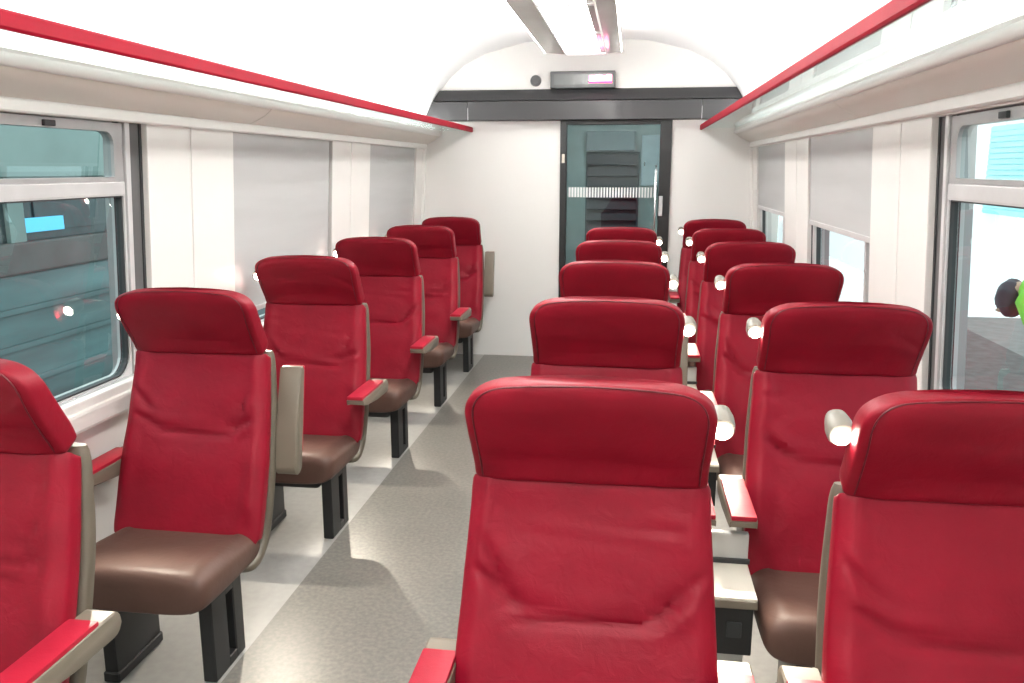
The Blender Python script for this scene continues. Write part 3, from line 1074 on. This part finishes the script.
# local: faces -x (towards the train), z up from ground
bp = [(0,0,.90), (-.12,0,1.12), (-.28,0,1.30), (-.38,0,1.35), (-.44,0,1.34), (-.465,0,1.26), (-.475,0,1.19),
      (-.27,.15,1.30), (-.15,.25,1.09), (-.158,.205,.92), (-.16,.19,.87),
      (-.27,-.15,1.30), (-.15,-.25,1.09), (-.158,-.205,.92), (-.16,-.19,.87),
      (0,.09,.90), (.01,.10,.50), (.03,.10,.10), (-.06,.105,.05),
      (0,-.09,.90), (-.01,-.11,.50), (.03,-.10,.10), (-.06,-.105,.05)]
be = [(0,1),(1,2),(2,3),(3,4),(4,5),(5,6),(2,7),(7,8),(8,9),(9,10),(2,11),(11,12),(12,13),(13,14),(0,15),(15,16),(16,17),(17,18),(0,19),(19,20),(20,21),(21,22)]
br = [(.08,.11),(.08,.11),(.08,.11),.055,.075,.092,.06, .05,.04,.03,.026, .05,.04,.03,.026, .06,.045,.035,.03,.06,.045,.035,.03]
person = tag(skin_obj('person', bp, be, br, 'skin'), 'person bending over in a bright green jacket on the platform outside the right window', 'person')
person.location = (PX, PY, PZG)
person.rotation_euler = (0, 0, math.radians(-45))
def limb_bm(pts, radii, n=14, bm=None):
    pts = [Vector(p) for p in pts]
    rings = []
    for i, p in enumerate(pts):
        t = (pts[min(i + 1, len(pts) - 1)] - pts[max(i - 1, 0)]).normalized()
        u = t.cross(Vector((1, 0, 0)))
        if u.length < .2:
            u = t.cross(Vector((0, 1, 0)))
        u.normalize(); w = t.cross(u)
        rr = radii[i] if isinstance(radii[i], tuple) else (radii[i], radii[i])
        rings.append([p + u * rr[0] * math.cos(k * 2 * PI / n) + w * rr[1] * math.sin(k * 2 * PI / n) for k in range(n)])
    return loft(rings, True, bm)

jb = limb_bm([(.03,0,.80), (.0,0,.86), (-.03,0,.95), (-.12,0,1.12), (-.21,0,1.24), (-.29,0,1.325), (-.34,0,1.36), (-.385,0,1.372)],
             [(.205,.135), (.20,.135), (.192,.13), (.192,.13), (.205,.13), (.20,.118), (.15,.095), (.075,.07)], 24)
for sg in (-1, 1):
    limb_bm([(-.27, sg*.12, 1.31), (-.265, sg*.175, 1.29), (-.21, sg*.225, 1.20), (-.15, sg*.25, 1.09), (-.15, sg*.225, .98), (-.16, sg*.19, .86)], [.09, .092, .078, .070, .060, .052], 14, jb)
smooth_by_angle(link('jacket', jb, 'hivis', person), 50)
tb = limb_bm([(-.01,0,.92), (.005,0,.87), (.01,0,.80)], [(.15,.095), (.158,.105), (.155,.11)], 20)
for sg in (-1, 1):
    limb_bm([(.01, sg*.080, .86), (.01, sg*.092, .75), (.0, sg*.10, .50), (.02, sg*.10, .30), (.03, sg*.10, .06)], [.098, .095, .075, .066, .060], 14, tb)
smooth_by_angle(link('trousers', tb, 'trouser', person), 50)
for sg in (-1, 1):
    smooth_by_angle(link('shoe', box_bm(-.20, .085, sg*.105 - .048, sg*.105 + .048, 0, .09, .03, 3), 'hair', person), 40)
    hb_ = box_bm(-.185, -.145, sg*.18 - .038, sg*.18 + .038, .765, .86, .014, 2)
    for q, (oy, ln) in enumerate(((-.027, .062), (-.009, .072), (.009, .068), (.027, .055))):
        limb_bm([(-.165, sg*.18 + oy, .775), (-.172, sg*.18 + oy, .775 - ln * .5), (-.160, sg*.18 + oy, .775 - ln)], [.0085, .008, .0065], 8, hb_)
    limb_bm([(-.165, sg*.145, .83), (-.175, sg*.125, .80), (-.178, sg*.12, .77)], [.011, .0095, .008], 8, hb_)
    smooth_by_angle(link('hand', hb_, 'skin', person), 50)
hm = bmesh.new()
bmesh.ops.create_uvsphere(hm, u_segments=24, v_segments=16, radius=1)
for v in hm.verts:
    c = v.co.copy()
    r = 1 + .04 * math.sin(c.y * 9 + c.z * 7)
    cut = 0.25 if c.x < .1 and c.z < -.55 else 0
    v.co = Vector((-.460 + c.x * .092 * (r - cut), c.y * .100 * r, 1.275 + c.z * .130 * r))
link('hair', hm, 'hair', person, True)
for s in (-1, 1):
    em = bmesh.new()
    bmesh.ops.create_uvsphere(em, u_segments=8, v_segments=6, radius=.012)
    o = link('eye', em, 'trouser', person, True); o.location = (-.522, s * .030, 1.215)
nm = bmesh.new()
bmesh.ops.create_cone(nm, cap_ends=True, segments=8, radius1=.018, radius2=.006, depth=.045)
o = link('nose', nm, 'skin', person, True); o.location = (-.525, 0, 1.20); o.rotation_euler = (0, math.radians(20), 0)
